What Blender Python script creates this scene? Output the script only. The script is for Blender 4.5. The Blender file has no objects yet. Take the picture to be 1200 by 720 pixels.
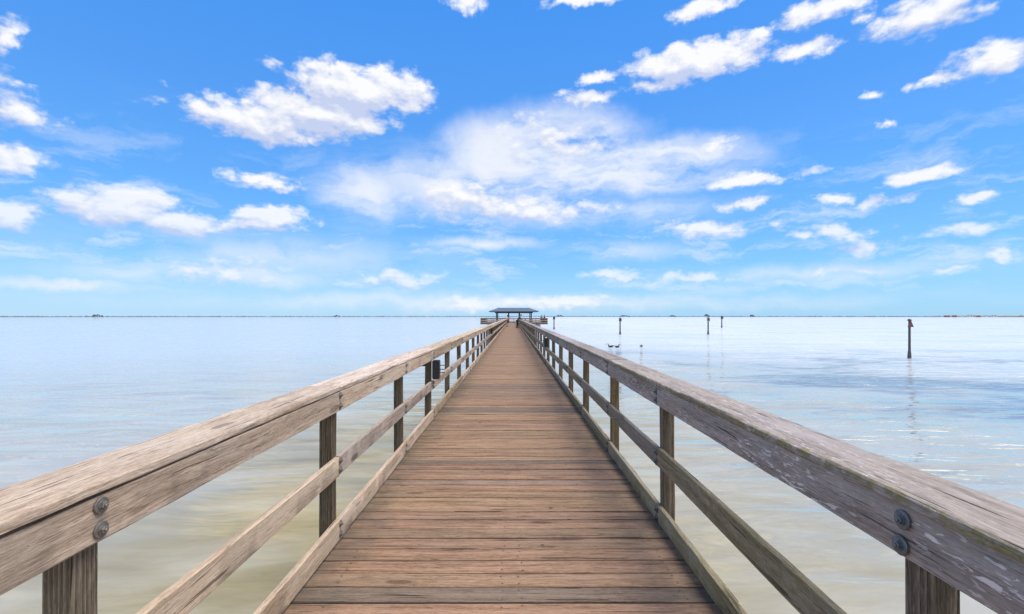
import bpy, bmesh, math, random
from mathutils import Vector, Matrix, noise
R = math.radians
random.seed(7)
scene = bpy.context.scene
C = scene.collection

# ------------------------------------------------------------------ helpers
def link(name, me, mat=None, parent=None, loc=(0, 0, 0)):
    o = bpy.data.objects.new(name, me)
    C.objects.link(o)
    if me is not None and mat is not None:
        for m in (mat if isinstance(mat, (list, tuple)) else [mat]):
            me.materials.append(m)
    o.location = loc
    if parent is not None:
        o.parent = parent
    return o

def tag(o, label=None, cat=None, group=None, kind=None):
    if label: o['label'] = label
    if cat: o['category'] = cat
    if group: o['group'] = group
    if kind: o['kind'] = kind
    return o

def thing(name, label, cat, loc=(0, 0, 0), group=None, rz=0.0):
    o = bpy.data.objects.new(name, None)
    C.objects.link(o)
    o.empty_display_size = .2
    o.location = loc
    o.rotation_euler = (0, 0, rz)
    return tag(o, label, cat, group)

def finish(bm, name, smooth=True, ang=32):
    bmesh.ops.recalc_face_normals(bm, faces=bm.faces)
    me = bpy.data.meshes.new(name)
    bm.to_mesh(me)
    bm.free()
    if smooth:
        for p in me.polygons: p.use_smooth = True
        me.set_sharp_from_angle(angle=R(ang))
    return me

def section(w, h, ch):
    a, b = w / 2, h / 2
    return [(-a + ch, -b), (a - ch, -b), (a, -b + ch), (a, b - ch),
            (a - ch, b), (-a + ch, b), (-a, b - ch), (-a, -b + ch)]

def add_board(bm, axis, L, w, h, ch=.005, step=.12, wear=.0, warp=0.0, seed=0.0, off=(0, 0, 0)):
    """bar of length L along 'axis' (0 x, 1 y, 2 z), section w x h, worn along its arrises"""
    n = max(1, int(math.ceil(L / step)))
    sec = section(w, h, ch)
    rings = []
    for i in range(n + 1):
        t = -L / 2 + L * i / n
        wx = warp * noise.noise((t * .5 + seed, seed * 1.7, 3.1))
        wz = warp * noise.noise((t * .5 - seed, seed * .7, 9.2))
        ring = []
        for k, (a, b) in enumerate(sec):
            q = 0.0
            if wear:
                q = max(0.0, noise.noise((t * 7 + seed * 5, (k // 2) * 3.3 + seed, .5)) + .1) * wear
                q += max(0.0, noise.noise((t * 1.6 + seed * 3, (k // 2) * 5.1 - seed, 7.5))) * wear
            aa = a - math.copysign(q, a) + wx
            bb = b - math.copysign(q, b) + wz
            if axis == 1: v = (aa, t, bb)
            elif axis == 0: v = (t, aa, bb)
            else: v = (aa, bb, t)
            ring.append(bm.verts.new((v[0] + off[0], v[1] + off[1], v[2] + off[2])))
        rings.append(ring)
    for r0, r1 in zip(rings, rings[1:]):
        for k in range(8):
            bm.faces.new((r0[k], r0[(k + 1) % 8], r1[(k + 1) % 8], r1[k]))
    bm.faces.new(rings[0][::-1])
    bm.faces.new(rings[-1])

def board_mesh(*a, **k):
    bm = bmesh.new()
    add_board(bm, *a, **k)
    return finish(bm, 'board')

def add_box(bm, c, s, rz=0.0, rx=0.0):
    m = Matrix.Translation(c) @ Matrix.Rotation(rz, 4, 'Z') @ Matrix.Rotation(rx, 4, 'X') @ Matrix.Diagonal((s[0], s[1], s[2], 1))
    bmesh.ops.create_cube(bm, size=1, matrix=m)

def add_lathe(bm, prof, seg=12, c=(0, 0, 0), rot=None):
    m = Matrix.Translation(c) @ (rot.to_4x4() if rot is not None else Matrix.Identity(4))
    rings = []
    for r, z in prof:
        rings.append([bm.verts.new(m @ Vector((r * math.cos(2 * math.pi * i / seg), r * math.sin(2 * math.pi * i / seg), z))) for i in range(seg)])
    for r0, r1 in zip(rings, rings[1:]):
        for i in range(seg):
            bm.faces.new((r0[i], r0[(i + 1) % seg], r1[(i + 1) % seg], r1[i]))
    bm.faces.new(rings[0][::-1])
    bm.faces.new(rings[-1])

# ------------------------------------------------------------------ node helpers
class NT:
    def __init__(self, tree):
        self.t = tree
    def n(self, typ, **kw):
        nd = self.t.nodes.new(typ)
        for k, v in kw.items():
            setattr(nd, k, v)
        return nd
    def put(self, sock, val):
        if isinstance(val, bpy.types.NodeSocket):
            self.t.links.new(val, sock)
        else:
            sock.default_value = val
    def math(self, op, a, b=None, c=None, clamp=False):
        nd = self.n('ShaderNodeMath', operation=op, use_clamp=clamp)
        self.put(nd.inputs[0], a)
        if b is not None: self.put(nd.inputs[1], b)
        if c is not None: self.put(nd.inputs[2], c)
        return nd.outputs[0]
    def vec(self, op, a, b=None):
        nd = self.n('ShaderNodeVectorMath', operation=op)
        self.put(nd.inputs[0], a)
        if b is not None: self.put(nd.inputs[1], b)
        return nd.outputs['Value'] if op in ('LENGTH', 'DOT_PRODUCT') else nd.outputs['Vector']
    def noise(self, v, scale, detail=3, rough=.5, dims='3D', dist=0.0, col=False):
        nd = self.n('ShaderNodeTexNoise', noise_dimensions=dims)
        self.put(nd.inputs['Vector'], v)
        nd.inputs['Scale'].default_value = scale
        nd.inputs['Detail'].default_value = detail
        nd.inputs['Roughness'].default_value = rough
        nd.inputs['Distortion'].default_value = dist
        return nd.outputs['Color' if col else 'Fac']
    def ramp(self, f, stops, interp='LINEAR'):
        nd = self.n('ShaderNodeValToRGB')
        nd.color_ramp.interpolation = interp
        e = nd.color_ramp.elements
        while len(e) < len(stops): e.new(.5)
        for el, (p, c) in zip(e, stops):
            el.position = p
            el.color = (c[0], c[1], c[2], 1) if not isinstance(c, (int, float)) else (c, c, c, 1)
        self.put(nd.inputs[0], f)
        return nd.outputs['Color']
    def smooth(self, f, a, b, lo=0.0, hi=1.0):
        nd = self.n('ShaderNodeMapRange', interpolation_type='SMOOTHSTEP')
        self.put(nd.inputs[0], f)
        for i, v in enumerate((a, b, lo, hi)): self.put(nd.inputs[i + 1], v)
        return nd.outputs[0]
    def mix(self, f, a, b, blend='MIX'):
        nd = self.n('ShaderNodeMix', data_type='RGBA', blend_type=blend)
        self.put(nd.inputs['Factor'], f)
        for s, v in ((nd.inputs[6], a), (nd.inputs[7], b)):
            self.put(s, (v[0], v[1], v[2], 1) if isinstance(v, (tuple, list)) else v)
        return nd.outputs[2]
    def xyz(self, v):
        nd = self.n('ShaderNodeSeparateXYZ')
        self.put(nd.inputs[0], v)
        return nd.outputs
    def comb(self, x, y, z):
        nd = self.n('ShaderNodeCombineXYZ')
        for i, v in enumerate((x, y, z)): self.put(nd.inputs[i], v)
        return nd.outputs[0]

def new_mat(name):
    m = bpy.data.materials.new(name)
    m.use_nodes = True
    nt = m.node_tree
    b = nt.nodes['Principled BSDF']
    return m, NT(nt), b

def plain(name, col, rough=.6, var=.12, scale=6.0, metal=0.0):
    m, T, b = new_mat(name)
    tc = T.n('ShaderNodeTexCoord').outputs['Object']
    f = T.noise(tc, scale, 4, .6)
    c = T.mix(f, tuple(x * (1 - var) for x in col), tuple(min(1, x * (1 + var)) for x in col))
    T.put(b.inputs['Base Color'], c)
    b.inputs['Roughness'].default_value = rough
    b.inputs['Metallic'].default_value = metal
    return m

def wood(name, axis, dark, mid, light, grey=(.30, .28, .26), grey_amt=.4, flakes=0.0, moss=None,
         per_island=False, crack=.5, rings=False, tone=.18, stain=False, flake_col=(.62, .58, .56), contrast=1.0):
    m, T, b = new_mat(name)
    tc = T.n('ShaderNodeTexCoord').outputs['Object']
    if per_island:
        rnd = T.n('ShaderNodeNewGeometry').outputs['Random Per Island']
    else:
        rnd = T.n('ShaderNodeObjectInfo').outputs['Random']
    offv = T.comb(T.math('MULTIPLY', rnd, 57.3), T.math('MULTIPLY', rnd, 91.7), T.math('MULTIPLY', rnd, 23.9))
    p = T.vec('ADD', tc, offv)
    wob = T.noise(p, 1.3, 2, .5, col=True)
    pw = T.vec('ADD', p, T.vec('MULTIPLY', wob, tuple(0.0 if i == axis else .05 for i in range(3))))
    def st(al, ac):
        return T.vec('MULTIPLY', pw, tuple(al if i == axis else ac for i in range(3)))
    fine = T.noise(st(5.0, 190), 1.0, 6, .68)
    chip = T.noise(st(26, 150), 1.0, 4, .72, dist=.5)
    streak = T.noise(st(.9, 22), 1.0, 4, .55)
    broad = T.noise(st(.8, 2.6), 1.0, 3, .55)
    if rings:
        wv = T.n('ShaderNodeTexWave', wave_type='RINGS', rings_direction='XYZ'[axis], wave_profile='SAW')
        T.put(wv.inputs['Vector'], T.vec('ADD', T.vec('MULTIPLY', tc, tuple(.10 if i == axis else 1.0 for i in range(3))),
              T.comb(T.math('MULTIPLY_ADD', rnd, .1, -.05), T.math('MULTIPLY_ADD', rnd, -.12, .06), T.math('MULTIPLY', rnd, 3.0))))
        wv.inputs['Scale'].default_value = 22
        wv.inputs['Distortion'].default_value = 2.2
        wv.inputs['Detail'].default_value = 2
        wv.inputs['Detail Scale'].default_value = 1.2
        streak = T.math('ADD', T.math('MULTIPLY', wv.outputs['Fac'], .55), T.math('MULTIPLY', streak, .45))
    g = T.math('ADD', T.math('ADD', T.math('MULTIPLY', fine, .38), T.math('MULTIPLY', streak, .32)), T.math('MULTIPLY', chip, .30))
    w = .125 / contrast
    col = T.ramp(g, [(.5 - w, dark), (.5, mid), (.5 + w, light)])
    col = T.mix(T.smooth(broad, .40, .66, 0, grey_amt), col, T.mix(g, tuple(x * .72 for x in grey), tuple(x * 1.25 for x in grey)))
    # cracks and checks along the grain
    ck = T.noise(st(1.4, 60), 1.0, 2, .5)
    ckm = T.smooth(ck, .63, .675)
    ckm = T.math('MULTIPLY', ckm, T.smooth(T.noise(st(1.5, 5), 1.0, 2, .5), .36, .52))
    col = T.mix(T.math('MULTIPLY', ckm, crack), col, tuple(x * .28 for x in dark))
    ck2 = T.noise(st(6, 210), 1.0, 3, .6)
    ckm2 = T.math('MULTIPLY', T.smooth(ck2, .61, .67), T.smooth(T.noise(st(2.5, 9), 1.0, 3, .6), .40, .62))
    col = T.mix(T.math('MULTIPLY', ckm2, crack * .75), col, tuple(x * .42 for x in dark))
    vk = T.n('ShaderNodeTexVoronoi', voronoi_dimensions='3D', feature='F1')
    T.put(vk.inputs['Vector'], st(1.5, 5.5))
    vk.inputs['Scale'].default_value = 1.0
    kd = T.math('ADD', vk.outputs['Distance'], T.math('MULTIPLY_ADD', T.noise(p, 40, 2, .5), .06, -.03))
    kon = T.math('GREATER_THAN', T.xyz(vk.outputs['Color'])[0], .55)
    knot = T.math('MULTIPLY', T.smooth(kd, .15, .09), kon)
    col = T.mix(T.math('MULTIPLY', knot, .62), col, tuple(x * .6 for x in dark))
    hgt = T.math('SUBTRACT', T.math('MULTIPLY', g, 1.0), T.math('MULTIPLY', T.math('MAXIMUM', ckm, ckm2), .6))
    if flakes:
        fk = T.noise(st(14, 75), 1.0, 4, .65, dist=.5)
        fm = T.smooth(fk, .555, .59)
        zone = T.smooth(T.noise(st(1.3, 5.0), 1.0, 3, .6), .44, .60)
        fmask = T.math('MULTIPLY', T.math('MULTIPLY', fm, zone), flakes)
        col = T.mix(fmask, col, flake_col)
        hgt = T.math('ADD', hgt, T.math('MULTIPLY', fmask, .5))
    if moss:
        # growth clinging to one long edge of the board: moss = (component, lo, hi, sign, colour, amount)
        comp, lo, hi, mc, amt = moss
        x = T.xyz(tc)[comp]
        mm = T.smooth(T.math('ADD', x, T.math('MULTIPLY_ADD', T.noise(p, 9, 4, .65), .06, -.03)), lo, hi)
        patch = T.smooth(T.noise(p, 14, 5, .7), .40, .58)
        mmask = T.math('MULTIPLY', T.math('MULTIPLY', mm, patch), amt)
        col = T.mix(mmask, col, T.mix(T.noise(p, 60, 3, .6), tuple(v * .45 for v in mc), tuple(v * 1.5 for v in mc)))
    if stain:
        # damp, dirty ends of the planks under the kick boards, and odd grey patches
        x = T.xyz(tc)[0]
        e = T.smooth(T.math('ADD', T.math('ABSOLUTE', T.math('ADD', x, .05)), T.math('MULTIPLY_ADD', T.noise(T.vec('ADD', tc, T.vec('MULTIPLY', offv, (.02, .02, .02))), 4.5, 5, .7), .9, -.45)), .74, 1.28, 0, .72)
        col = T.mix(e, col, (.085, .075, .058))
        bl = T.smooth(T.noise(p, 3.1, 4, .65), .60, .74, 0, .35)
        col = T.mix(bl, col, (.17, .155, .125))
        kn = T.smooth(T.noise(st(9, 14), 1.0, 1, .4), .775, .80)
        col = T.mix(kn, col, (.05, .03, .02))
    # board to board variation
    hs = T.n('ShaderNodeHueSaturation')
    T.put(hs.inputs['Color'], col)
    r2 = T.math('FRACT', T.math('MULTIPLY', rnd, 37.77))
    if per_island:
        v = T.ramp(rnd, [(0, .58), (.08, .70), (.12, .88), (.55, .98), (1, 1.10)])
        T.put(hs.inputs['Value'], v)
        T.put(hs.inputs['Saturation'], T.ramp(rnd, [(0, .70), (.12, .80), (.2, .92), (1, 1.02)]))
    else:
        T.put(hs.inputs['Value'], T.math('MULTIPLY_ADD', rnd, tone * 2, 1 - tone))
        T.put(hs.inputs['Saturation'], T.math('MULTIPLY_ADD', r2, .4, .8))
    T.put(hs.inputs['Hue'], T.math('MULTIPLY_ADD', r2, .014, .498))
    T.put(b.inputs['Base Color'], hs.outputs['Color'])
    b.inputs['Roughness'].default_value = .82
    b.inputs['Specular IOR Level'].default_value = .25
    bp = T.n('ShaderNodeBump')
    bp.inputs['Strength'].default_value = .8
    bp.inputs['Distance'].default_value = .006
    T.put(bp.inputs['Height'], hgt)
    T.put(b.inputs['Normal'], bp.outputs[0])
    return m

# ------------------------------------------------------------------ camera
H_EYE = 1.55
cam = bpy.data.cameras.new('camera')
cam.sensor_width = 36
cam.lens = 560 / 1200 * 36
cam.shift_x = -.0007
cam.shift_y = .0092
cam.clip_start = .05
cam.clip_end = 60000
co = bpy.data.objects.new('camera', cam)
C.objects.link(co)
co.location = (0, 0, H_EYE)
co.rotation_euler = (R(90), 0, 0)
scene.camera = co

# ------------------------------------------------------------------ light and sky
SUN_AZ, SUN_EL = R(104), R(66)           # clockwise from straight ahead (+Y)
sd = bpy.data.lights.new('sun', 'SUN')
sd.energy = 3.0
sd.angle = R(44)                        # thin cloud over the sun: soft light
sd.color = (1.0, .91, .78)
so = bpy.data.objects.new('sun', sd)
C.objects.link(so)
sv = Vector((math.sin(SUN_AZ) * math.cos(SUN_EL), math.cos(SUN_AZ) * math.cos(SUN_EL), math.sin(SUN_EL)))
so.rotation_euler = sv.to_track_quat('Z', 'Y').to_euler()
so.location = sv * 50
scene.view_settings.view_transform = 'Standard'
scene.view_settings.look = 'None'
scene.view_settings.gamma = 1
scene.view_settings.exposure = EXPOSURE = 0.55

# clouds by direction: azimuth, elevation, half widths (degrees), strength
CUMULUS = [(-17.6, 24.3, 10.2, 3.5, 1.45),
 (-27.6, 20.0, 10.2, 2.5, 1.4),
 (-33.15, 19.97, 4.55, 1.74, 0.9),
 (-21.5, 21.6, 10.5, 2.6, 1.4),
 (-38.83, 10.0, 6.6, 2.5, 1.35),
 (-35.2, 9.1, 6.4, 1.9, 1.2),
 (-27.28, 10.26, 6.3, 1.7, 1.2),
 (-46.34, 8.35, 2.98, 1.77, 1.0),
 (-46.44, 21.86, 1.78, 2.18, 1.0),
 (-46.44, 17.17, 2.49, 2.64, 0.78),
 (-46.04, 12.85, 2.53, 1.73, 0.95),
 (-27.28, 14.08, 4.9, 1.3, 0.95),
 (-5.69, 13.87, 9.88, 2.94, 0.72),
 (0.94, 12.48, 14.35, 2.12, 0.78),
 (4.0, 20.15, 9.94, 3.69, 0.5),
 (21.38, 26.59, 9.6, 2.3, 1.35),
 (31.05, 25.3, 4.39, 0.92, 0.9),
 (17.28, 25.04, 5.69, 1.02, 0.8),
 (8.55, 24.33, 4.88, 1.29, 0.9),
 (10.54, 26.26, 5.06, 0.83, 0.78),
 (32.31, 28.11, 5.17, 1.64, 1.0),
 (21.38, 31.05, 4.76, 1.25, 1.0),
 (41.14, 25.77, 5.66, 2.24, 1.0),
 (45.57, 20.75, 3.79, 1.92, 1.0),
 (42.28, 19.97, 2.46, 0.86, 0.78),
 (-4.98, 33.14, 3.72, 1.28, 1.0),
 (9.05, 33.34, 9.74, 0.81, 0.9),
 (36.69, 26.88, 1.77, 0.92, 0.8),
 (26.91, 27.79, 3.57, 0.73, 0.78),
 (36.88, 20.09, 1.6, 0.74, 0.78),
 (37.85, 17.45, 1.24, 0.56, 0.6),
 (27.55, 14.47, 6.48, 1.09, 0.95),
 (22.7, 18.15, 3.4, 1.09, 0.6),
 (39.96, 12.88, 3.23, 0.96, 0.95),
 (34.1, 11.53, 2.56, 0.83, 0.8),
 (38.11, 10.97, 2.78, 0.79, 0.8),
 (43.81, 10.08, 1.95, 0.73, 0.8),
 (26.5, 12.09, 4.4, 0.9, 0.78),
 (22.26, 9.66, 8.13, 1.41, 0.8),
 (33.4, 8.31, 5.39, 1.18, 0.78),
 (36.29, 6.73, 3.25, 1.04, 0.78),
 (43.92, 7.26, 4.27, 1.11, 0.65),
 (46.36, 4.93, 1.66, 0.81, 0.8),
 (12.02, 4.79, 4.06, 1.01, 0.78),
 (20.48, 4.3, 5.92, 0.97, 0.78),
 (35.48, 4.49, 2.82, 0.64, 0.6),
 (42.83, 3.97, 3.35, 0.58, 0.6),
 (-13.63, 4.27, 6.6, 1.89, 0.78),
 (-30.57, 4.66, 6.48, 1.79, 0.65),
 (5.02, 1.73, 9.91, 1.18, 0.78),
 (-5.69, 1.53, 5.69, 1.18, 0.65)]
VEIL = [(4.0, 17.87, 14.5, 6.6, 1.25),
 (14.87, 16.73, 15.2, 3.4, 1.1),
 (-8.21, 15.41, 15.03, 4.23, 0.55),
 (-16.96, 13.73, 6.55, 4.62, 0.6),
 (-32.06, 4.24, 13.96, 1.38, 0.55),
 (-42.37, 2.72, 8.94, 0.68, 0.6),
 (11.53, 7.28, 9.33, 1.58, 0.5),
 (-4.17, 8.61, 9.16, 0.9, 0.5),
 (31.2, 4.45, 19.46, 1.04, 0.3),
 (-25.81, 6.51, 21.56, 2.73, 0.3),
 (-0.08, 1.64, 42.97, 1.23, 0.5),
 (10.05, 12.01, 16.86, 2.12, 0.5)]
w = bpy.data.worlds.new('World')
scene.world = w
w.use_nodes = True
T = NT(w.node_tree)
for nd in list(w.node_tree.nodes): w.node_tree.nodes.remove(nd)
w.cycles.sampling_method = 'MANUAL'
w.cycles.sample_map_resolution = 512
outw = T.n('ShaderNodeOutputWorld')
bg = T.n('ShaderNodeBackground')
bg.inputs['Strength'].default_value = .10
T.t.links.new(bg.outputs[0], outw.inputs[0])
sky = T.n('ShaderNodeTexSky', sky_type='NISHITA')
sky.sun_disc = False
sky.sun_elevation = SUN_EL
sky.sun_rotation = SUN_AZ
sky.air_density = 1.0
sky.dust_density = .4
sky.ozone_density = 2.0
hsv = T.n('ShaderNodeHueSaturation')
hsv.inputs['Saturation'].default_value = 1.12
hsv.inputs['Value'].default_value = 1.0
T.put(hsv.inputs['Color'], sky.outputs[0])
skyn = T.mix(1.0, hsv.outputs[0], (.66, .98, 1.32), 'MULTIPLY')
d = T.n('ShaderNodeTexCoord').outputs['Generated']
dx, dy, dz = T.xyz(d)
az = T.math('MULTIPLY', T.math('ARCTAN2', dx, dy), 180 / math.pi)
el = T.math('MULTIPLY', T.math('ARCSINE', dz), 180 / math.pi)
p0 = T.comb(az, el, 0.0)
K = 6.85
grad = T.ramp(T.math('DIVIDE', el, 60.0), [(0, (.30 * K / 10, .64 * K / 10, 1.0 * K / 10)), (.10, (.21 * K / 10, .55 * K / 10, 1.0 * K / 10)), (.22, (.135 * K / 10, .45 * K / 10, 1.0 * K / 10)),
    (.38, (.095 * K / 10, .375 * K / 10, .99 * K / 10)), (.6, (.055 * K / 10, .33 * K / 10, .98 * K / 10)), (1, (.03 * K / 10, .20 * K / 10, .75 * K / 10))])
grad = T.vec('MULTIPLY', grad, (10, 10, 10))
skyc = T.mix(.72, skyn, grad)
# ragged outlines
wn = T.noise(p0, .16, 5, .62, '2D', col=True)
warp = T.vec('MULTIPLY', T.vec('SUBTRACT', wn, (.5, .5, .5)), (6.0, 2.4, 0))
pw = T.vec('ADD', p0, warp)
def blobs(pv, L):
    acc = None
    for a, e, ra, re, s in L:
        v = T.vec('MULTIPLY', T.vec('SUBTRACT', pv, (a, e, 0)), (1 / ra, 1 / re, 0))
        f = T.math('MULTIPLY_ADD', T.vec('LENGTH', v), -s, s)
        acc = f if acc is None else T.math('MAXIMUM', acc, f)
    return acc
def fbm(off):
    # billowing heaps: rounded cells of falling size, roughened by a finer noise
    q = T.vec('ADD', p0, off)
    wq = T.vec('ADD', q, T.vec('MULTIPLY', T.vec('SUBTRACT', T.noise(q, .5, 3, .55, '2D', col=True), (.5, .5, .5)), (1.6, .8, 0)))
    vo = T.n('ShaderNodeTexVoronoi', voronoi_dimensions='2D', feature='SMOOTH_F1', normalize=True)
    T.put(vo.inputs['Vector'], T.vec('MULTIPLY', wq, (.34, .62, 0)))
    vo.inputs['Scale'].default_value = 1.0
    vo.inputs['Detail'].default_value = 2.5
    vo.inputs['Roughness'].default_value = .55
    vo.inputs['Lacunarity'].default_value = 2.2
    vo.inputs['Smoothness'].default_value = .35
    f = T.noise(T.vec('MULTIPLY', q, (.30, .66, 0)), 1.0, 8, .58, '2D', dist=.1)
    return T.math('ADD', T.math('MULTIPLY_ADD', vo.outputs['Distance'], -.75, .62), T.math('MULTIPLY_ADD', f, .62, -.31))
n0 = fbm((0, 0, 0))
n1 = fbm((.25, .75, 0))
# beyond the picture: unseen broken cloud and bright bank, added for whiter, softer light
away = T.math('MAXIMUM', T.smooth(T.math('ABSOLUTE', az), 50, 75), T.smooth(el, 35, 50))
gen = T.noise(T.vec('MULTIPLY', d, (1, 1, 1.8)), 2.2, 4, .6)
gen = T.math('MULTIPLY', T.smooth(gen, .40, .64, -.2, .9), away)
cu = T.math('MAXIMUM', blobs(pw, CUMULUS), T.math('SUBTRACT', gen, T.math('MULTIPLY_ADD', away, -.4, .4)))
cden = T.math('ADD', cu, T.math('MULTIPLY_ADD', n0, 1.5, -.66))
calpha = T.smooth(cden, .04, .62)
thick = T.smooth(cden, .25, .95)
cu_up = blobs(T.vec('ADD', pw, (.5, 1.5, 0)), CUMULUS)
relief = T.math('ADD', T.math('MULTIPLY', T.math('SUBTRACT', n0, n1), 1.9), T.math('MULTIPLY', T.math('SUBTRACT', cu, cu_up), .95))
lit = T.math('MULTIPLY_ADD', relief, 1.15, .33, clamp=True)
ccol = T.mix(lit, (4.0, 4.5, 6.05), (6.85, 6.85, 6.95))
ccol = T.mix(T.smooth(lit, .15, .6, .0, .0), ccol, ccol)
ve = blobs(pw, VEIL)
n2 = T.noise(T.vec('MULTIPLY', pw, (.07, .24, 0)), 1.0, 6, .58, '2D', dist=.15)
vden = T.math('MULTIPLY', T.smooth(ve, -.15, .6), T.smooth(n2, .22, .60))
valpha = T.math('MULTIPLY', vden, .95)
vcol = T.mix(n0, (5.6, 6.0, 6.8), (6.6, 6.7, 6.9))
thin = T.noise(T.vec('MULTIPLY', pw, (.11, .46, 0)), 1.0, 8, .62, '2D', dist=.1)
band = T.math('MULTIPLY', T.smooth(el, 1.0, 4.0), T.smooth(el, 22, 9))
talpha = T.math('MULTIPLY', T.math('MULTIPLY', T.smooth(thin, .47, .74), band), .5)
c1 = T.mix(T.math('MAXIMUM', valpha, talpha), skyc, vcol)
haze = T.math('MULTIPLY', T.smooth(el, 0, 8, .42, 0), T.smooth(az, -45, 45, 1.0, .25))
c1 = T.mix(haze, c1, (4.6, 5.8, 6.9))
c2 = T.mix(T.math('MULTIPLY', calpha, T.smooth(el, 0, 17, .58, .97)), c1, ccol)
T.put(bg.inputs['Color'], c2)
# ------------------------------------------------------------------ materials
M_deck = wood('deck_wood', 0, (.11, .058, .032), (.275, .160, .096), (.39, .25, .165), (.25, .175, .118), .33, per_island=True, crack=.8, contrast=1.25, stain=True)
M_rail_warm = wood('weathered_brown_wood', 1, (.21, .135, .088), (.41, .30, .215), (.60, .465, .355), (.46, .39, .32), .4, flakes=.35, crack=.75, flake_col=(.62, .50, .40), contrast=1.15)
M_cap_warm = wood('weathered_brown_cap_wood', 1, (.22, .145, .095), (.49, .365, .27), (.72, .58, .46), (.54, .46, .39), .4, flakes=.4, crack=.8, flake_col=(.72, .62, .52), contrast=1.25)
M_rail_grey = wood('weathered_grey_wood', 1, (.12, .092, .074), (.25, .20, .165), (.40, .33, .285), (.30, .26, .235), .5, flakes=.95, crack=.9, moss=(2, -.02, .09, (.16, .15, .07), .18), flake_col=(.60, .53, .49), contrast=1.25)
M_cap_grey = wood('weathered_grey_cap_wood', 1, (.13, .105, .09), (.285, .24, .215), (.43, .38, .35), (.34, .31, .31), .6, flakes=.55, crack=.9, flake_col=(.60, .55, .53), moss=(0, -.100, -.114, (.17, .15, .065), .75))
M_low_green = wood('algae_stained_wood', 1, (.11, .09, .052), (.25, .205, .135), (.39, .33, .24), (.31, .28, .24), .5, flakes=.25, crack=.7, moss=(0, -.008, -.018, (.17, .145, .07), .35))
M_post = wood('dark_post_wood', 2, (.030, .021, .012), (.125, .09, .056), (.28, .21, .145), (.15, .125, .085), .3, crack=.8, rings=True, contrast=1.0)
M_beam = wood('pier_beam_wood', 1, (.06, .045, .03), (.14, .10, .07), (.22, .17, .12), crack=.6)
M_pile = wood('piling_wood', 2, (.04, .033, .025), (.10, .08, .06), (.17, .14, .11), crack=.6)
M_lichen = plain('lichen_growth', (.20, .175, .075), .95, .6, 45)
M_bolt = plain('dark_bolt_steel', (.15, .175, .19), .42, .6, 60, .65)
M_bolt_g = plain('galvanised_bolt_steel', (.22, .20, .175), .45, .6, 70, .6)
M_screw = plain('screw_steel', (.16, .13, .11), .5, .3, 50, .5)
M_black = plain('black_box_plastic', (.012, .012, .014), .45, .3)
M_roof = plain('blue_grey_roof_metal', (.085, .12, .17), .75, .15, .8)
M_darkwood = plain('dark_pavilion_wood', (.055, .045, .04), .8, .3)
M_pilem = plain('marker_pile_wood', (.09, .075, .065), .85, .4, 3)
M_barn = plain('barnacle_crust', (.10, .095, .085), .95, .5, 18)
M_red = plain('red_marker_board', (.15, .045, .045), .6, .2)
M_green = plain('green_marker_board', (.09, .16, .12), .6, .2)
M_pale = plain('pale_marker_board', (.34, .33, .28), .6, .2)
M_lamp = plain('marker_lamp_dark', (.03, .032, .036), .5, .2)
M_skin = plain('skin', (.42, .25, .18), .55, .08)
M_hair = plain('dark_hair', (.02, .014, .01), .6, .3, 40)
M_jacket = plain('charcoal_jacket_cloth', (.055, .056, .055), .85, .25, 20)
M_black_cloth = plain('black_trouser_cloth', (.012, .012, .015), .85, .25, 20)
M_pink = plain('pink_top_cloth', (.55, .24, .26), .85, .15, 20)
M_maroon = plain('maroon_cloth', (.16, .05, .05), .85, .2, 20)
M_brown_cl = plain('brown_cloth', (.10, .06, .045), .85, .2, 20)
M_navy = plain('navy_cloth', (.03, .035, .06), .85, .2, 20)
M_bird = plain('grey_brown_plumage', (.085, .075, .068), .8, .35, 14)
M_bill = plain('bird_bill_horn', (.28, .20, .12), .5, .2)
M_wall_w = plain('white_house_wall', (.72, .70, .66), .7, .06, .05)
M_wall_r = plain('red_brick_house_wall', (.36, .14, .10), .8, .12, .05)
M_hroof = plain('brown_house_roof', (.20, .13, .10), .8, .15, .05)
M_glass = plain('dark_window_glass', (.05, .07, .09), .1, .1, .1)

# ------------------------------------------------------------------ water
Z_W = -1.80
m, T, b = new_mat('shallow_bay_water')
M_water = m
pos = T.n('ShaderNodeNewGeometry').outputs['Position']
px, py, pz = T.xyz(pos)
big = T.noise(T.vec('MULTIPLY', pos, (.05, .08, 0)), 1.0, 4, .55)
mid = T.noise(T.vec('MULTIPLY', pos, (.22, .60, 0)), 1.0, 5, .6, dist=.8)
fin = T.noise(T.vec('MULTIPLY', pos, (.7, 2.6, 0)), 1.0, 4, .6, dist=.6)
# sandy shallows along the pier, milky pale water farther out
dist_p = T.math('ABSOLUTE', T.math('ADD', px, .05))
shal = T.smooth(T.math('ADD', dist_p, T.math('MULTIPLY_ADD', mid, 7.0, -3.5)), 2.2, 10.0)
sand = T.ramp(T.math('ADD', T.math('MULTIPLY', mid, .6), T.math('MULTIPLY', fin, .4)), [(.32, (.19, .150, .045)), (.5, (.30, .245, .10)), (.68, (.41, .36, .21))])  # sand tones, with lighter caustic streaks put into the colour
milk = T.ramp(T.math('ADD', T.math('MULTIPLY', mid, .5), T.math('MULTIPLY', big, .5)), [(.33, (.31, .305, .235)), (.52, (.385, .38, .33)), (.7, (.45, .45, .41))])
# paler sand colour to the right of the pier
sand = T.mix(T.smooth(px, .5, 3.0, 0, .75), sand, T.ramp(T.math('ADD', T.math('MULTIPLY', mid, .6), T.math('MULTIPLY', fin, .4)), [(.32, (.30, .275, .185)), (.5, (.375, .355, .275)), (.68, (.44, .425, .36))]))
wc = T.mix(shal, sand, milk)
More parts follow.
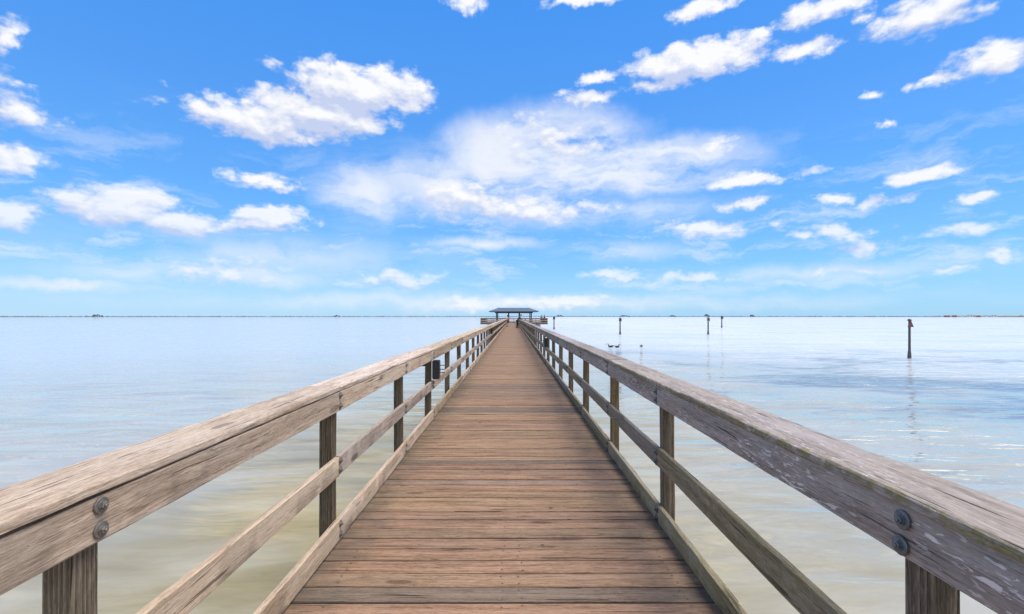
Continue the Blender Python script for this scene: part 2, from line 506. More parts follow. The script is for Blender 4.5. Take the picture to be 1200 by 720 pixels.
# ripples reflecting darker sky, put into the colour, farther off to the right
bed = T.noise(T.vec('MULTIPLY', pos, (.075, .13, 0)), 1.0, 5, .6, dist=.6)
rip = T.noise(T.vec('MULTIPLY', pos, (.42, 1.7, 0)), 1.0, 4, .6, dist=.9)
reflm = T.math('MULTIPLY', T.smooth(T.math('ADD', bed, T.math('MULTIPLY_ADD', rip, .5, -.25)), .47, .64), T.math('MULTIPLY', T.smooth(px, 2.5, 7.5), T.smooth(py, 62, 26)))
reflm = T.math('MULTIPLY', reflm, T.smooth(py, 5, 9))
wc_refl = (.165, .205, .255)
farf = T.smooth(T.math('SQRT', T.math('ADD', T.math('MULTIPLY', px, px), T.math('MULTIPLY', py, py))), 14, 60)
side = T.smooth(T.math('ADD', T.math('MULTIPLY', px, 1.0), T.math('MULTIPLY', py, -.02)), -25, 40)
farc = T.mix(side, (.45, .49, .545), (.56, .59, .625))  # bright sky and sun glare put into the far colour, whiter to the right
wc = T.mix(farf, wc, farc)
wc = T.mix(T.math('MULTIPLY', reflm, .9), wc, wc_refl)
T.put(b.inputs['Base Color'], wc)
b.inputs['Specular IOR Level'].default_value = 0
b.inputs['Roughness'].default_value = .9
wav = T.noise(T.vec('MULTIPLY', pos, (.36, 1.15, 0)), 1.0, 4, .5, dist=.8)
wav2 = T.noise(T.vec('MULTIPLY', pos, (.12, .38, 0)), 1.0, 2, .5)
rad = T.math('SQRT', T.math('ADD', T.math('MULTIPLY', px, px), T.math('MULTIPLY', py, py)))
# glassy to the left and along the pier, a breeze roughens patches farther out to the right
pat = T.smooth(T.noise(T.vec('MULTIPLY', pos, (.05, .085, 0)), 1.0, 4, .55), .38, .58, .30, 1.0)
calm = T.math('MULTIPLY', pat, T.math('ADD', T.smooth(px, 0, 11, .34, 1.25), T.smooth(rad, 8, 19, -.28, .25)))
hh = T.math('MULTIPLY', T.math('ADD', T.math('MULTIPLY', wav, .46), T.math('MULTIPLY', wav2, .35)), calm)
bp = T.n('ShaderNodeBump')
bp.inputs['Strength'].default_value = .8
bp.inputs['Distance'].default_value = 1.0
T.put(bp.inputs['Height'], hh)
gl = T.n('ShaderNodeBsdfGlossy')
gl.inputs['Color'].default_value = (1, 1, 1, 1)
gl.inputs['Roughness'].default_value = .05
T.put(gl.inputs['Normal'], bp.outputs[0])
fr = T.n('ShaderNodeFresnel')
fr.inputs['IOR'].default_value = 1.48
T.put(fr.inputs['Normal'], bp.outputs[0])
# reflection capped, most at far right, so the painted pale colour shows
capf = T.smooth(T.math('ADD', px, T.math('MULTIPLY', py, -.02)), -25, 40, .85, .62)
capn = T.smooth(rad, 22, 75)
cap = T.math('ADD', T.math('MULTIPLY', T.math('SUBTRACT', 1.0, capn), .98), T.math('MULTIPLY', capn, capf))
mx = T.n('ShaderNodeMixShader')
T.put(mx.inputs[0], T.math('MULTIPLY', fr.outputs[0], cap))
T.put(mx.inputs[1], b.outputs[0])
T.put(mx.inputs[2], gl.outputs[0])
for nd in m.node_tree.nodes:
    if nd.type == 'OUTPUT_MATERIAL': T.put(nd.inputs[0], mx.outputs[0])
bm = bmesh.new()
bmesh.ops.create_circle(bm, cap_ends=True, segments=96, radius=30000)
me = finish(bm, 'water', False)
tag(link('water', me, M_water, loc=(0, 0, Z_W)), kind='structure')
# bed under the water so pilings stand on something
bm = bmesh.new()
bmesh.ops.create_circle(bm, cap_ends=True, segments=48, radius=400)
tag(link('seabed', finish(bm, 'seabed', False), plain('sand_bed', (.3, .26, .17), .9), loc=(0, 0, Z_W - 2.2)), kind='structure')

# ------------------------------------------------------------------ pier deck
XL, XR = -1.190, 1.087                 # inner faces of the railing boards
Y_END = 115.0
PITCH = .1505
pier = thing('pier', 'long straight brown plank walkway running out to the roofed platform', 'pier', (0, 0, 0))
bm = bmesh.new()
y = -1.55
i = 0
while y < Y_END:
    near = y < 14
    ex = .012 * noise.noise((i * 3.7, 1.1, 0))
    L = (XR + .135) - (XL - .135)
    add_board(bm, 0, L + ex, PITCH - .012 + .003 * random.uniform(-1, 1), .038, .0042 if near else .003,
              step=.16 if near else 1.3, wear=.0022 if near else 0, warp=.0035 if near else 0, seed=i * 1.37,
              off=((XL + XR) / 2 + ex, y, -.019 + random.uniform(-.0025, .0022)))
    y += PITCH
    i += 1
link('deck_planks', finish(bm, 'deck_planks'), M_deck, pier)
bm = bmesh.new()
for k in range(i):
    yy = -1.55 + k * PITCH
    if yy > 16: break
    for xx in (-1.02, -.06, .04 if k % 3 else .06, .95):
        if random.random() < .8:
            for s in (-.038, .038):
                bmesh.ops.create_circle(bm, cap_ends=True, segments=7, radius=.0055,
                    matrix=Matrix.Translation((xx + random.uniform(-.012, .012), yy + s + random.uniform(-.008, .008), .0032)))
tag(link('deck_screws', finish(bm, 'deck_screws', False), M_screw, pier), kind='stuff')
for xx in (XL - .02, -.72, -.05, .62, XR + .02):
    link('stringer', board_mesh(1, Y_END + 1.5, .075, .235, step=8, off=(xx, (Y_END - 1.5) / 2, -.162)), M_beam, pier)
k = 0
y = 1.0
while y < Y_END:
    link('cross_beam', board_mesh(0, 2.9, .14, .235, off=(-.05, y, -.40)), M_pile, pier)
    for xx in (XL - .02, XR + .02):
        bm = bmesh.new()
        add_lathe(bm, [(.13, -4.0), (.125, -1.5), (.12, -.52)], 12, (xx, y, 0))
        link('piling', finish(bm, 'piling'), M_pile, pier)
    y += 4.06
# ------------------------------------------------------------------ railings
def bolt_mesh(side, hexr=.0115, wr=.0245):
    """carriage nut and washer whose axis points to the walkway"""
    bm = bmesh.new()
    rot = Matrix.Rotation(R(90 * side), 3, 'Y')
    add_lathe(bm, [(wr, 0), (wr, .004), (wr - .002, .0055)], 20, rot=rot)
    add_lathe(bm, [(.015, .0055), (.0148, .0085)], 16, rot=rot)
    add_lathe(bm, [(hexr, .0085), (hexr, .0145), (hexr - .002, .0158)], 6, rot=rot)
    add_lathe(bm, [(.0058, .0158), (.0058, .0195), (.0048, .0205)], 8, rot=rot)
    return finish(bm, 'bolt')

def railing(side, X, ys, label, mats, zz, capw=.235):
    """side -1: left, its boards face +X; side 1: right"""
    cap_m, rail_m, mid_m, kick_m, bolt_m = mats
    root = thing('wooden_railing', label, 'railing', (X, 0, 0), 'railings along the pier')
    inn = -side
    bme = bolt_mesh(inn, wr=.0245 if side < 0 else .027)
    postx = side * (.038 + .0445)
    zt, zb = zz['cap_bot'], -.42
    pm = []
    for v in range(6):
        pm.append(board_mesh(2, zt - zb, .089, .089, .006, step=.16, wear=.003, warp=.006, seed=20 + v * 3 + side))
    for me in pm: me.materials.append(M_post)
    for i, yy in enumerate(ys):
        p = link('post', pm[(i * 5 + 1) % 6], None, root, (postx, yy + .0, (zt + zb) / 2 - .001))
        p.rotation_euler = (R(random.uniform(-.9, .9)), R(random.uniform(-.6, .6)), 0 if i % 2 else math.pi)
        if yy > 26: continue
        for zc in zz['bolts']:
            bo = link('bolt', bme, None if i + zc != ys[0] else None, None)
            if not bme.materials: bme.materials.append(bolt_m)
            bo.location = (X + inn * .0005, yy + random.uniform(-.008, .008), zc + random.uniform(-.004, .004))
            bo.rotation_euler = (random.uniform(0, 3), 0, 0)
            bo.parent = p
            bo.matrix_parent_inverse = (Matrix.Translation((X + postx, yy, (zt + zb) / 2 - .001)) @ p.rotation_euler.to_matrix().to_4x4()).inverted()
    # long boards, each spanning two bays, butted over the posts
    def run(name, w, h, xc, zc, mat, wear, joints, ch, droop=.004):
        for j, (a, b) in enumerate(zip(joints, joints[1:])):
            near = a < 12
            L = b - a - .005
            me = board_mesh(1, L, w, h, ch, step=.07 if near else (.4 if a < 40 else 2.1), wear=wear if near else 0, warp=droop if near else 0, seed=j * 2.3 + zc * 11 + side * 4)
            o = link(name, me, mat, root, (xc + random.uniform(-.002, .002), (a + b) / 2, zc + random.uniform(-.003, .003)))
    def joints(start):
        out = [ys[0] - 4.0 + (0 if start else 2)]
        out += [ys[q] for q in range(start, len(ys), 2)]
        out += [Y_END]
        out = [v for q, v in enumerate(out) if q == 0 or v > out[q - 1] + .3]
        return out
    run('cap_board', capw, .036, side * (capw / 2 - .006), zz['cap_bot'] + .018, cap_m, .0045, joints(zz['j'][0]), .006)
    rh = zz['cap_bot'] - .001 - zz['rail_bot']
    run('top_rail', .038, rh, side * .019, zz['rail_bot'] + rh / 2, rail_m, .003, joints(zz['j'][1]), .004, .003)
    run('middle_rail', .038, zz['mid'][1] - zz['mid'][0], side * .019, sum(zz['mid']) / 2, mid_m, .003, joints(zz['j'][2]), .004)
    run('kick_board', .038, zz['kick'][1] - zz['kick'][0], side * .019, sum(zz['kick']) / 2, kick_m, .003, joints(zz['j'][3]), .004)
    return root

ysL = [-2.55, -.58, 1.375, 3.29, 5.33, 7.19, 9.30]
while ysL[-1] < Y_END - 2.5: ysL.append(ysL[-1] + 2.03 + random.uniform(-.05, .05))
ysR = [-2.9, -.85, 1.335, 3.615, 5.48, 7.63, 9.60]
while ysR[-1] < Y_END - 2.5: ysR.append(ysR[-1] + 2.03 + random.uniform(-.05, .05))
left = railing(-1, XL, ysL, 'warm brown wooden railing with a bolted top rail along the left side of the walkway',
        (M_cap_warm, M_rail_warm, M_rail_warm, M_rail_warm, M_bolt_g),
        dict(cap_bot=1.036, rail_bot=.902, mid=(.457, .587), kick=(.012, .150), bolts=(1.006, .936, .555, .490, .118, .050), j=(3, 3, 3, 3)))
right = railing(1, XR, ysR, 'grey weathered wooden railing with flaking patches and lichen along the right side of the walkway',
        (M_cap_grey, M_rail_grey, M_low_green, M_low_green, M_bolt),
        dict(cap_bot=1.024, rail_bot=.876, mid=(.419, .556), kick=(.002, .128), bolts=(.985, .913, .525, .455, .098, .030), j=(4, 3, 3, 2)))
# crust of lichen along the underside arris of the right cap, real little lumps
bm = bmesh.new()
yy = .5
while yy < 9:
    yy += random.uniform(.004, .016)
    if noise.noise((yy * 1.9, 4.4, 0)) + .25 * noise.noise((yy * 9, 1.4, 0)) < -.12: continue
    r = random.uniform(.0025, .0075)
    z = random.uniform(1.026, 1.046)
    mt = Matrix.Translation((-.0058, yy, z)) @ Matrix.Diagonal((.22, random.uniform(1.0, 2.4), .8, 1))
    bmesh.ops.create_icosphere(bm, subdivisions=1, radius=r, matrix=mt)
tag(link('lichen', finish(bm, 'lichen'), M_lichen, right), kind='stuff')

# black boxes fixed to the railing posts
def rail_box(X, y, side, z0, z1, label):
    inn = -side
    r = thing('post_box', label, 'box', (X, y, z0), 'black boxes on the railings')
    bm = bmesh.new()
    h = z1 - z0
    add_box(bm, (inn * .055, 0, h / 2), (.10, .16, h))
    bmesh.ops.bevel(bm, geom=bm.edges[:], offset=.008, segments=2, affect='EDGES')
    link('housing', finish(bm, 'housing'), M_black, r)
    for q in (.32, .50, .72):
        bm = bmesh.new()
        add_lathe(bm, [(.006, 0), (.006, .075)], 8, (inn * .105, .02, h * q), Matrix.Rotation(R(90 * inn), 3, 'Y'))
        link('peg', finish(bm, 'peg'), M_black, r)
    bm = bmesh.new()
    add_box(bm, (side * .165, 0, h * .84), (.072, .14, .10))
    bmesh.ops.translate(bm, verts=bm.verts, vec=(0, .09, 0))
    link('mounting_block', finish(bm, 'mounting_block', False), M_post, r)
    return r
rail_box(XL, 7.10, -1, .625, .90, 'black box with pegs on the brown left railing, the largest and nearest one')
rail_box(XL, 25.9, -1, .60, .90, 'small far black box on the brown left railing, nearer to the pavilion')
rail_box(XR, 14.9, 1, .60, .875, 'small black box on the inner side of the grey right railing')

# ------------------------------------------------------------------ end platform
PX0, PX1, PY0, PY1 = -7.8, 8.45, Y_END + .02, 136.0
plat = thing('end_platform', 'wide brown timber platform at the far end of the walkway', 'platform', (0, PY0, 0))
bm = bmesh.new()
n = int((PY1 - PY0) / .30)
for i in range(n):
    add_board(bm, 0, PX1 - PX0, .29, .038, .004, step=30, off=((PX0 + PX1) / 2, .15 + i * .30, -.019))
link('platform_planks', finish(bm, 'platform_planks'), M_deck, plat)
for yy in (.1, 7, 14, PY1 - PY0 - .4):
    link('fascia_beam', board_mesh(0, PX1 - PX0, .10, .32, step=30, off=((PX0 + PX1) / 2, yy, -.20)), M_beam, plat)
    for xx in (PX0 + 1.9, PX0 + 4.5, PX0 + 8, PX1 - 4.5, PX1 - 1.9):
        bm = bmesh.new()
        add_lathe(bm, [(.16, -4.0), (.15, -.37)], 10, (xx, yy, 0))
        link('piling', finish(bm, 'piling'), M_pile, plat)
def plat_rail(p0, p1, label):
    a, b = Vector(p0), Vector(p1)
    L = (b - a).length
    r = thing('platform_railing', label, 'railing', (a.x, a.y, 0), 'railings round the end platform', math.atan2(b.y - a.y, b.x - a.x))
    link('cap_board', board_mesh(0, L, .2, .05, step=20, off=(L / 2, 0, 1.12)), M_beam, r)
    for z in (.98, .55, .12):
        link('rail', board_mesh(0, L, .04, .16, step=20, off=(L / 2, .03, z)), M_rail_warm, r)
    n = max(2, int(L / 1.5))
    for i in range(n + 1):
        link('post', board_mesh(2, 1.10, .12, .12, step=3, off=(.1 + (L - .2) * i / n, .12, .546)), M_post, r)
    return r
plat_rail((PX0, PY0 + .12), (XL - .15, PY0 + .12), 'short brown railing of the platform, left of the walkway mouth')
plat_rail((XR + .15, PY0 + .12), (PX1, PY0 + .12), 'brown railing of the platform, right of the walkway mouth')
plat_rail((PX0, PY1), (PX0, PY0 + .3), 'brown railing on the left flank of the end platform')
plat_rail((PX1, PY0 + .3), (PX1, PY1), 'brown railing on the right flank of the end platform')
plat_rail((PX1 - .2, PY1), (PX0 + .2, PY1), 'brown railing along the seaward back of the platform behind the pavilion')

pav = thing('pavilion', 'open pavilion with a low blue-grey hipped roof on dark posts', 'pavilion', (.27, 125, 0))
def hip(z0, z1, ex, ey, rx):
    bm = bmesh.new()
    v = [bm.verts.new(c) for c in ((-ex, -ey, z0), (ex, -ey, z0), (ex, ey, z0), (-ex, ey, z0), (-rx, 0, z1), (rx, 0, z1))]
    for f in ((0, 1, 5, 4), (1, 2, 5), (2, 3, 4, 5), (3, 0, 4)): bm.faces.new([v[k] for k in f])
    u = [bm.verts.new((c.co.x, c.co.y, z0 - .16)) for c in v[:4]]
    for k in range(4): bm.faces.new((v[k], v[(k + 1) % 4], u[(k + 1) % 4], u[k]))
    bm.faces.new(u[::-1])
    return finish(bm, 'roof', False)
rf = link('roof', hip(2.86, 3.72, 6.25, 5.6, 4.2), M_roof, pav)
bm = bmesh.new()
for s in (-1, 1):
    for q in range(-9, 10):
        x = q * .62
        t = max(0.0, (abs(x) - 4.2) / 2.05)
        a = Vector((x, s * 5.6, 2.865)); bq = Vector((x, s * 5.6 * t, 3.725 - .86 * t))
        dv = bq - a
        add_box(bm, (a + bq) / 2, (.035, dv.length, .04), 0, math.atan2(dv.z, dv.y))
link('roof_seams', finish(bm, 'roof_seams', False), M_roof, rf)
link('ridge_cap', board_mesh(0, 8.5, .22, .07, step=9, off=(0, 0, 3.74)), M_roof, rf)
for yy in (-4.9, 4.9):
    for xx in (-4.35, -1.32, 1.45, 4.40):
        link('post', board_mesh(2, 2.60, .26, .26, .02, step=3, off=(xx, yy, 1.302)), M_darkwood, pav)
    link('eave_beam', board_mesh(0, 9.6, .16, .28, step=12, off=(0, yy - .22, 2.55)), M_darkwood, pav)
for xx in (-4.35, 4.40):
    link('eave_beam', board_mesh(1, 9.2, .16, .26, step=12, off=(xx + (.22 if xx > 0 else -.22), 0, 2.53)), M_darkwood, pav)

# ------------------------------------------------------------------ people
def skin_mesh(name, verts, edges, mat, parent, root=0, sub=2):
    """one continuous surface grown round a skeleton: verts = [(x, y, z, rx, ry)]"""
    me = bpy.data.meshes.new(name)
    me.from_pydata([v[:3] for v in verts], edges, [])
    o = link(name, me, mat, parent)
    md = o.modifiers.new('skin', 'SKIN')
    md.use_smooth_shade = True
    md.branch_smoothing = .4
    for k, v in enumerate(verts):
        sv_ = me.skin_vertices[0].data[k]
        sv_.radius = (v[3], v[4] if len(v) > 4 else v[3])
        sv_.use_root = (k == root)
    o.modifiers.new('sub', 'SUBSURF').levels = 1
    o.modifiers['sub'].render_levels = sub
    return o

def chain_fingers(V, E, wrist, dirv, side, curl):
    d = Vector(dirv).normalized()
    s = Vector(side).normalized()
    up = d.cross(s)
    w = Vector(V[wrist][:3])
    palm = w + d * .07
    V.append((*palm, .030, .020)); ip = len(V) - 1
    E.append((wrist, ip))
    for k, (off, ln) in enumerate(((-.030, .068), (-.010, .080), (.010, .075), (.028, .058))):
        a = palm + s * off + d * .030
        bq = a + d * ln * .55 - up * curl * .3 * ln
        c = bq + d * ln * .4 - up * curl * ln * .8
        for q, rr in ((a, .0095), (bq, .0085), (c, .007)):
            V.append((*q, rr, rr))
        E += [(ip, len(V) - 3), (len(V) - 3, len(V) - 2), (len(V) - 2, len(V) - 1)]
    a = w + d * .03 - s * .038
    bq = a + d * .04 - s * .022
    V.append((*a, .012, .012)); V.append((*bq, .009, .009))
    E += [(ip, len(V) - 2), (len(V) - 2, len(V) - 1)]

def person(name_label, loc, rz, J, shirt, pants, sleeves=True, shorts=False, scale=1.0, group=None):
    """J: joints of the pose in local metres, figure facing +Y"""
    r = thing('person', name_label, 'person', loc, group, rz)
    r.scale = (scale,) * 3
    V, E = [], []
    idx = {}
    def add(k, c, rx, ry=None):
        V.append((*c, rx, ry or rx)); idx[k] = len(V) - 1
    add('pelvis', J['pelvis'], .125, .10)
    add('waist', J['waist'], .115, .09)
    add('chest', J['chest'], .145, .105)
    add('neck', J['neck'], .055)
    hd = Vector(J['head'])
    nk = Vector(J['neck'])
    ax = (hd - nk).normalized()
    add('jaw', hd - ax * .06 + Vector(J.get('face', (0, .03, 0))) * .4, .066)
    add('skull', hd + ax * .05, .082, .088)
    E += [(0, 1), (1, 2), (2, 3), (3, 4), (4, 5)]
    f = Vector(J.get('face', (0, .03, 0)))
    for s, k in ((-1, 'l'), (1, 'r')):
        add('sh' + k, J['sh' + k], .058); add('el' + k, J['el' + k], .042); add('wr' + k, J['wr' + k], .030)
        E += [(idx['chest'], idx['sh' + k]), (idx['sh' + k], idx['el' + k]), (idx['el' + k], idx['wr' + k])]
        add('hip' + k, J['hip' + k], .085); add('kn' + k, J['kn' + k], .058); add('an' + k, J['an' + k], .040)
        add('to' + k, J['to' + k], .036, .03)
        E += [(0, idx['hip' + k]), (idx['hip' + k], idx['kn' + k]), (idx['kn' + k], idx['an' + k]), (idx['an' + k], idx['to' + k])]
        dv = Vector(J['wr' + k]) - Vector(J['el' + k])
        chain_fingers(V, E, idx['wr' + k], dv, (s * -1, .25, 0), .5)
    body = skin_mesh('body', V, E, M_skin, r)
    def grown(name, keys, pairs, mat, g):
        VV = [(*V[idx[k]][:3], V[idx[k]][3] + g, V[idx[k]][4] + g) for k in keys]
        return skin_mesh(name, VV, [(keys.index(a), keys.index(b)) for a, b in pairs], mat, r)
    kk = ['waist', 'chest', 'shl', 'ell', 'shr', 'elr', 'pelvis']
    pr = [('pelvis', 'waist'), ('waist', 'chest'), ('chest', 'shl'), ('shl', 'ell'), ('chest', 'shr'), ('shr', 'elr')]
    if sleeves:
        kk += ['wrl', 'wrr']; pr += [('ell', 'wrl'), ('elr', 'wrr')]
    grown('jacket' if sleeves else 'shirt', kk, pr, shirt, .022)
    kk = ['pelvis', 'hipl', 'knl', 'hipr', 'knr']
    pr = [('pelvis', 'hipl'), ('hipl', 'knl'), ('pelvis', 'hipr'), ('hipr', 'knr')]
    if not shorts:
        kk += ['anl', 'anr']; pr += [('knl', 'anl'), ('knr', 'anr')]
    grown('shorts' if shorts else 'trousers', kk, pr, pants, .018)
    # hair cap, nose and ears
    top = hd + ax * .05
    bm = bmesh.new()
    bmesh.ops.create_uvsphere(bm, u_segments=16, v_segments=10, radius=.104, matrix=Matrix.Translation(top - f * .6 + ax * .025))
    link('hair', finish(bm, 'hair'), M_hair, r)
    bm = bmesh.new()
    fc = f.normalized()
    bmesh.ops.create_icosphere(bm, subdivisions=1, radius=.016, matrix=Matrix.Translation(hd + fc * .095 - ax * .005))
    sidev = ax.cross(fc).normalized()
    for s in (-1, 1):
        bmesh.ops.create_icosphere(bm, subdivisions=1, radius=.02, matrix=Matrix.Translation(hd + sidev * s * .088))
    link('face_features', finish(bm, 'face_features'), M_skin, r)
    bm = bmesh.new()
    for k in 'lr':
        a, t = Vector(J['an' + k]), Vector(J['to' + k])
        c = (a + t) / 2; c.z = .05
        dv = t - a
        add_box(bm, c, (.095, .26, .085), math.atan2(-dv.x, dv.y))
    bmesh.ops.bevel(bm, geom=bm.edges[:], offset=.025, segments=2, affect='EDGES')
    link('shoes', finish(bm, 'shoes'), M_black_cloth, r)
    return r

lean = dict(pelvis=(0, -.06, .98), waist=(0, .03, 1.12), chest=(0, .22, 1.34), neck=(0, .34, 1.50), head=(0, .44, 1.62), face=(0, .03, -.015),
            shl=(-.18, .26, 1.42), ell=(-.22, .36, 1.16), wrl=(-.10, .56, 1.13), shr=(.18, .26, 1.42), elr=(.22, .36, 1.16), wrr=(.10, .56, 1.13),
            hipl=(-.10, -.06, .92), knl=(-.12, -.02, .50), anl=(-.13, -.14, .09), tol=(-.14, .05, .045),
            hipr=(.10, -.06, .92), knr=(.11, .04, .50), anr=(.12, -.06, .09), tor=(.14, .13, .045))
stand = dict(pelvis=(0, 0, .98), waist=(0, .01, 1.13), chest=(0, 0, 1.37), neck=(0, .01, 1.55), head=(0, .03, 1.67), face=(0, .03, 0),
            shl=(-.19, 0, 1.46), ell=(-.24, -.02, 1.18), wrl=(-.25, .08, .93), shr=(.19, 0, 1.46), elr=(.24, -.01, 1.18), wrr=(.23, .10, .94),
            hipl=(-.10, 0, .92), knl=(-.11, .02, .50), anl=(-.12, -.02, .09), tol=(-.14, .16, .045),
            hipr=(.10, 0, .92), knr=(.11, .03, .50), anr=(.12, -.01, .09), tor=(.15, .17, .045))
person('person in charcoal jacket and black trousers bending onto the right railing', (.66, 63.5, 0), R(-72), lean, M_jacket, M_black_cloth, scale=1.03)
person('person in pink top and maroon shorts standing at the left railing', (-.78, 73.5, 0), R(70), stand, M_pink, M_maroon, sleeves=False, shorts=True, scale=.97)
person('person in maroon top at the right corner of the platform, the shorter of the pair', (7.0, 116.2, 0), R(185), stand, M_maroon, M_navy, scale=1.0, group='pair of people on the platform')
person('taller person in brown jacket at the right corner of the platform, nearest its end', (7.75, 116.6, 0), R(120), stand, M_brown_cl, M_navy, scale=1.08, group='pair of people on the platform')

# ------------------------------------------------------------------ channel markers
def marker(x, y, top, pr, board, label, crust=True):
    r = thing('channel_marker', label, 'channel marker', (x, y, Z_W), 'channel markers standing in the bay')
    h = top - Z_W
    bm = bmesh.new()
    add_lathe(bm, [(pr * 1.15, -2.0), (pr * 1.08, .3), (pr, h * .6), (pr * .95, h - .12)], 12)
    link('pile', finish(bm, 'pile'), M_pilem, r)
    if crust:
        bm = bmesh.new()
        add_lathe(bm, [(pr * 1.2, -1.5), (pr * 1.6, -.1), (pr * 1.75, .18), (pr * 1.35, .45), (pr * 1.12, .62)], 14)
        for v in bm.verts: v.co += Vector((1, 1, .6)) * 0 + noise.noise_vector(v.co * 6) * pr * .3
        link('barnacle_crust', finish(bm, 'barnacle_crust'), M_barn, r)
    bm = bmesh.new()
    if board == 'triangle':
        s, zc = .25, h - .62
        f = [bm.verts.new(c) for c in ((-s, -pr - .04, zc), (s, -pr - .04, zc), (.04, -pr - .04, zc + .50), (-.04, -pr - .04, zc + .50))]
        bb = [bm.verts.new((v.co.x, -pr - .012, v.co.z)) for v in f]
        bm.faces.new(f); bm.faces.new(bb[::-1])
        for k in range(4): bm.faces.new((f[k], bb[k], bb[(k + 1) % 4], f[(k + 1) % 4]))
        link('marker_board', finish(bm, 'marker_board', False), M_red, r)
    else:
        s, mat, zc = board
        add_box(bm, (0, -pr - .026, h - s * .5 - .12), (s, .03, s))
        bmesh.ops.bevel(bm, geom=bm.edges[:], offset=.008, segments=1, affect='EDGES')
        link('marker_board', finish(bm, 'marker_board', False), mat, r)
        bm = bmesh.new()
        add_box(bm, (0, -pr - .046, h - s * .5 - .12), (s * .62, .008, s * .62))
        link('board_panel', finish(bm, 'board_panel', False), M_lamp, r)
    bm = bmesh.new()
    add_lathe(bm, [(pr * 1.0, h - .119), (pr * 1.9, h - .09), (pr * 2.0, h - .05), (pr * 1.0, h + .0), (pr * .5, h + .05)], 12)
    link('top_cap', finish(bm, 'top_cap'), M_lamp, r)
    return r
marker(31.8, 38.3, 1.32, .085, 'triangle', 'dark marker pile with a red triangular board, the tallest in the bay at right')
marker(20.0, 89.0, 1.28, .12, (.52, M_green, 0), 'slim marker pile with a small green board, alone between pavilion and the pair')
marker(36.4, 89.0, 1.36, .12, (.58, M_pale, 0), 'taller marker pile with a pale board, nearer one of the close pair', True)
marker(63.0, 144.0, 1.70, .15, (.80, M_green, 0), 'shorter marker pile with a square board, farther one of the close pair', True)
marker(10.8, 125.0, 1.50, .13, (.62, M_green, 0), 'slender marker pile standing beside the end platform')

# ------------------------------------------------------------------ water birds
def bird(x, y, rz, label, kind='pelican', sc=1.0):
    r = thing('water_bird', label, 'bird', (x, y, Z_W), 'birds floating on the bay', rz)
    r.scale = (sc,) * 3
    V = [(0, -.34, .17, .03, .02), (0, -.20, .14, .10, .08), (0, 0, .11, .16, .12), (0, .17, .13, .13, .11), (0, .25, .22, .06, .06),
         (0, .23, .31, .045, .045), (0, .26, .38, .042, .042), (0, .32, .41, .052, .05)]
    o = skin_mesh('body', V, [(k, k + 1) for k in range(7)], M_bird, r, root=2)
    bm = bmesh.new()
    add_lathe(bm, [(.030, 0), (.024, .12), (.008, .30)], 8, (0, .35, .40), Matrix.Rotation(R(-118), 3, 'X'))
    link('bill', finish(bm, 'bill'), M_bill, r)
    for s in (-1, 1):
        W = [(s * .12, .16, .17, .05, .03), (s * .165, 0, .19, .10, .03), (s * .13, -.22, .22, .06, .02), (s * .07, -.42, .24, .02, .012)]
        skin_mesh('wing', W, [(0, 1), (1, 2), (2, 3)], M_bird, r, root=1)
    return r
bird(10.55, 51.5, R(70), 'leftmost floating bird of the close pair just above the right railing')
bird(11.15, 51.0, R(-60), 'second bird of the close pair, turned the other way, its bill to the right')
bird(14.0, 52.0, R(160), 'single dark bird floating alone to the right of the close pair', sc=.85)

# ------------------------------------------------------------------ far shore
def shore(name, a0, a1, dist, hgt, mat, seed):
    bm = bmesh.new()
    n = int((a1 - a0) * 14)
    rows = []
    for i in range(n + 1):
        a = R(a0 + (a1 - a0) * i / n)
        row = []
        for j, (dd, f) in enumerate(((0, 0), (14, .75), (60, 1.0), (140, .5), (200, 0))):
            hh = hgt * f * (.72 + .5 * noise.noise((i * .35, seed, j * .4)) + .35 * noise.noise((i * .06, seed + 5, 0))) if f else -.6
            rr = dist + dd
            row.append(bm.verts.new((math.sin(a) * rr, math.cos(a) * rr, hh)))
        rows.append(row)
    for r0, r1 in zip(rows, rows[1:]):
        for j in range(4):
            bm.faces.new((r0[j], r1[j], r1[j + 1], r0[j + 1]))
    return tag(link(name, finish(bm, name), mat, loc=(0, 0, Z_W)), kind='stuff')
M_wood_far = plain('far_mangrove_leaves', (.10, .14, .16), .9, .3, .03)  # blue-grey leaves: distance haze put into the colour
M_wood_far2 = plain('far_scrub_leaves', (.16, .15, .105), .9, .35, .03)
tag(shore('treeline', -60, 60, 3200, 6.6, M_wood_far, 1.0), 'thin dark line of far woods along the whole horizon', 'treeline')
tag(shore('treeline', 42.2, 60, 2900, 8.5, M_wood_far2, 9.0), 'brownish green strip of far shore at the right edge', 'treeline')
bm = bmesh.new()
bmesh.ops.create_circle(bm, cap_ends=False, segments=160, radius=3190)
g = bm.edges[:]
ex = bmesh.ops.extrude_edge_only(bm, edges=g)
for v in [q for q in ex['geom'] if isinstance(q, bmesh.types.BMVert)]:
    v.co.x *= 1.25; v.co.y *= 1.25; v.co.z += 1.4
tag(link('far_shore_terrain', finish(bm, 'far_shore_terrain'), plain('far_sand', (.25, .23, .19), .9), loc=(0, 0, Z_W - .1)), kind='structure')

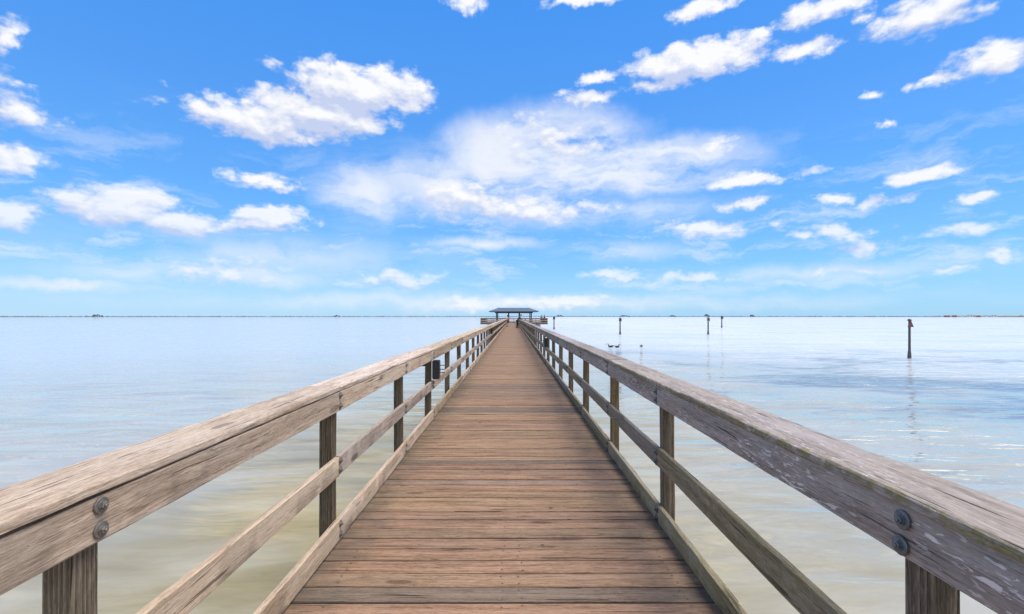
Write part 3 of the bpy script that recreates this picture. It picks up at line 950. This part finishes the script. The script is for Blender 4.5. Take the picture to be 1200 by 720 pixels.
def clump(az, wid, hgt, label, dist=3150):
    r = thing('tree_clump', label, 'trees', (math.sin(R(az)) * dist, math.cos(R(az)) * dist, Z_W), 'taller tree clumps on the far shore', -R(az))
    bm = bmesh.new()
    rnd = random.Random(int(az * 100) + 500)
    for _ in range(14):
        x = rnd.uniform(-1, 1)
        zz = hgt * (1 - .6 * x * x) * rnd.uniform(.5, .85)
        rr = rnd.uniform(.16, .28) * hgt
        bmesh.ops.create_icosphere(bm, subdivisions=2, radius=rr, matrix=Matrix.Translation((x * wid / 2, rnd.uniform(-8, 8), zz)))
    for v in bm.verts: v.co += noise.noise_vector(v.co * .25) * 1.6
    link('crown', finish(bm, 'crown'), M_wood_far, r)
    for q in range(5):
        bm = bmesh.new()
        add_lathe(bm, [(.6, 0), (.4, hgt * .55)], 6, (-wid / 2 + wid * (q + .5) / 5, 0, 0))
        link('trunk', finish(bm, 'trunk'), M_darkwood, r)
clump(5.6, 40, 15, 'small clump of far trees just right of the pavilion roof')
clump(13.2, 62, 13, 'wide clump of far trees above the lone slim marker pile')
clump(18.5, 34, 13, 'small clump of far trees between the lone marker and the pair of markers')
clump(22.1, 30, 17, 'tall clump of far trees left of the pair of markers')
clump(26.6, 26, 15, 'small clump of far trees right of the pair of markers')
clump(-41.0, 44, 14, 'low clump of far trees near the left edge of the horizon')
clump(-20.2, 36, 13, 'clump of far trees midway along the left horizon')

def house(az, wx, hz, wall, label, gable):
    dist = 2860
    hz *= .62
    wx *= .6
    r = thing('house', label, 'house', (math.sin(R(az)) * dist, math.cos(R(az)) * dist, Z_W), 'houses on the far right shore', -R(az))
    bm = bmesh.new()
    add_box(bm, (0, 0, hz / 2), (wx, 16, hz))
    link('wall', finish(bm, 'wall', False), wall, r)
    bm = bmesh.new()
    e = .8
    if gable:
        v = [bm.verts.new(c) for c in ((-wx / 2 - e, -8 - e, hz), (wx / 2 + e, -8 - e, hz), (wx / 2 + e, 8 + e, hz), (-wx / 2 - e, 8 + e, hz), (-wx / 2 - e, 0, hz + 2.4), (wx / 2 + e, 0, hz + 2.4))]
        for f in ((0, 1, 5, 4), (2, 3, 4, 5), (0, 4, 3), (1, 2, 5), (3, 2, 1, 0)): bm.faces.new([v[k] for k in f])
    else:
        add_box(bm, (0, 0, hz + .4), (wx + 1, 17, .8))
    link('roof', finish(bm, 'roof', False), M_hroof, r)
    n = max(2, int(wx / 7))
    for q in range(n):
        bm = bmesh.new()
        add_box(bm, (-wx / 2 + wx * (q + .5) / n, -8.05, hz * .55), (2.4, .14, hz * .35))
        link('window', finish(bm, 'window', False), M_glass, r)
for k, (az, wx, hz, wl, lb, g) in enumerate((
    (42.25, 34, 10, M_wall_r, 'leftmost far house, a red one at the start of the right shore', True),
    (42.75, 26, 11, M_wall_r, 'second far house from the left, red and slightly taller', True),
    (43.25, 24, 9, M_wall_w, 'third far house from the left, the first white one with flat roof', False),
    (43.75, 30, 12, M_wall_w, 'fourth far house from the left, white, gabled, beside a red one on its right', True),
    (44.25, 20, 9, M_wall_r, 'lone small red far house among white ones', True),
    (44.70, 26, 11, M_wall_w, 'white flat far house just right of the small red one', False),
    (45.20, 32, 10, M_wall_w, 'rightmost white far house with a gable, beside the brownish shore strip', True))):
    house(az, wx, hz, wl, lb, g)
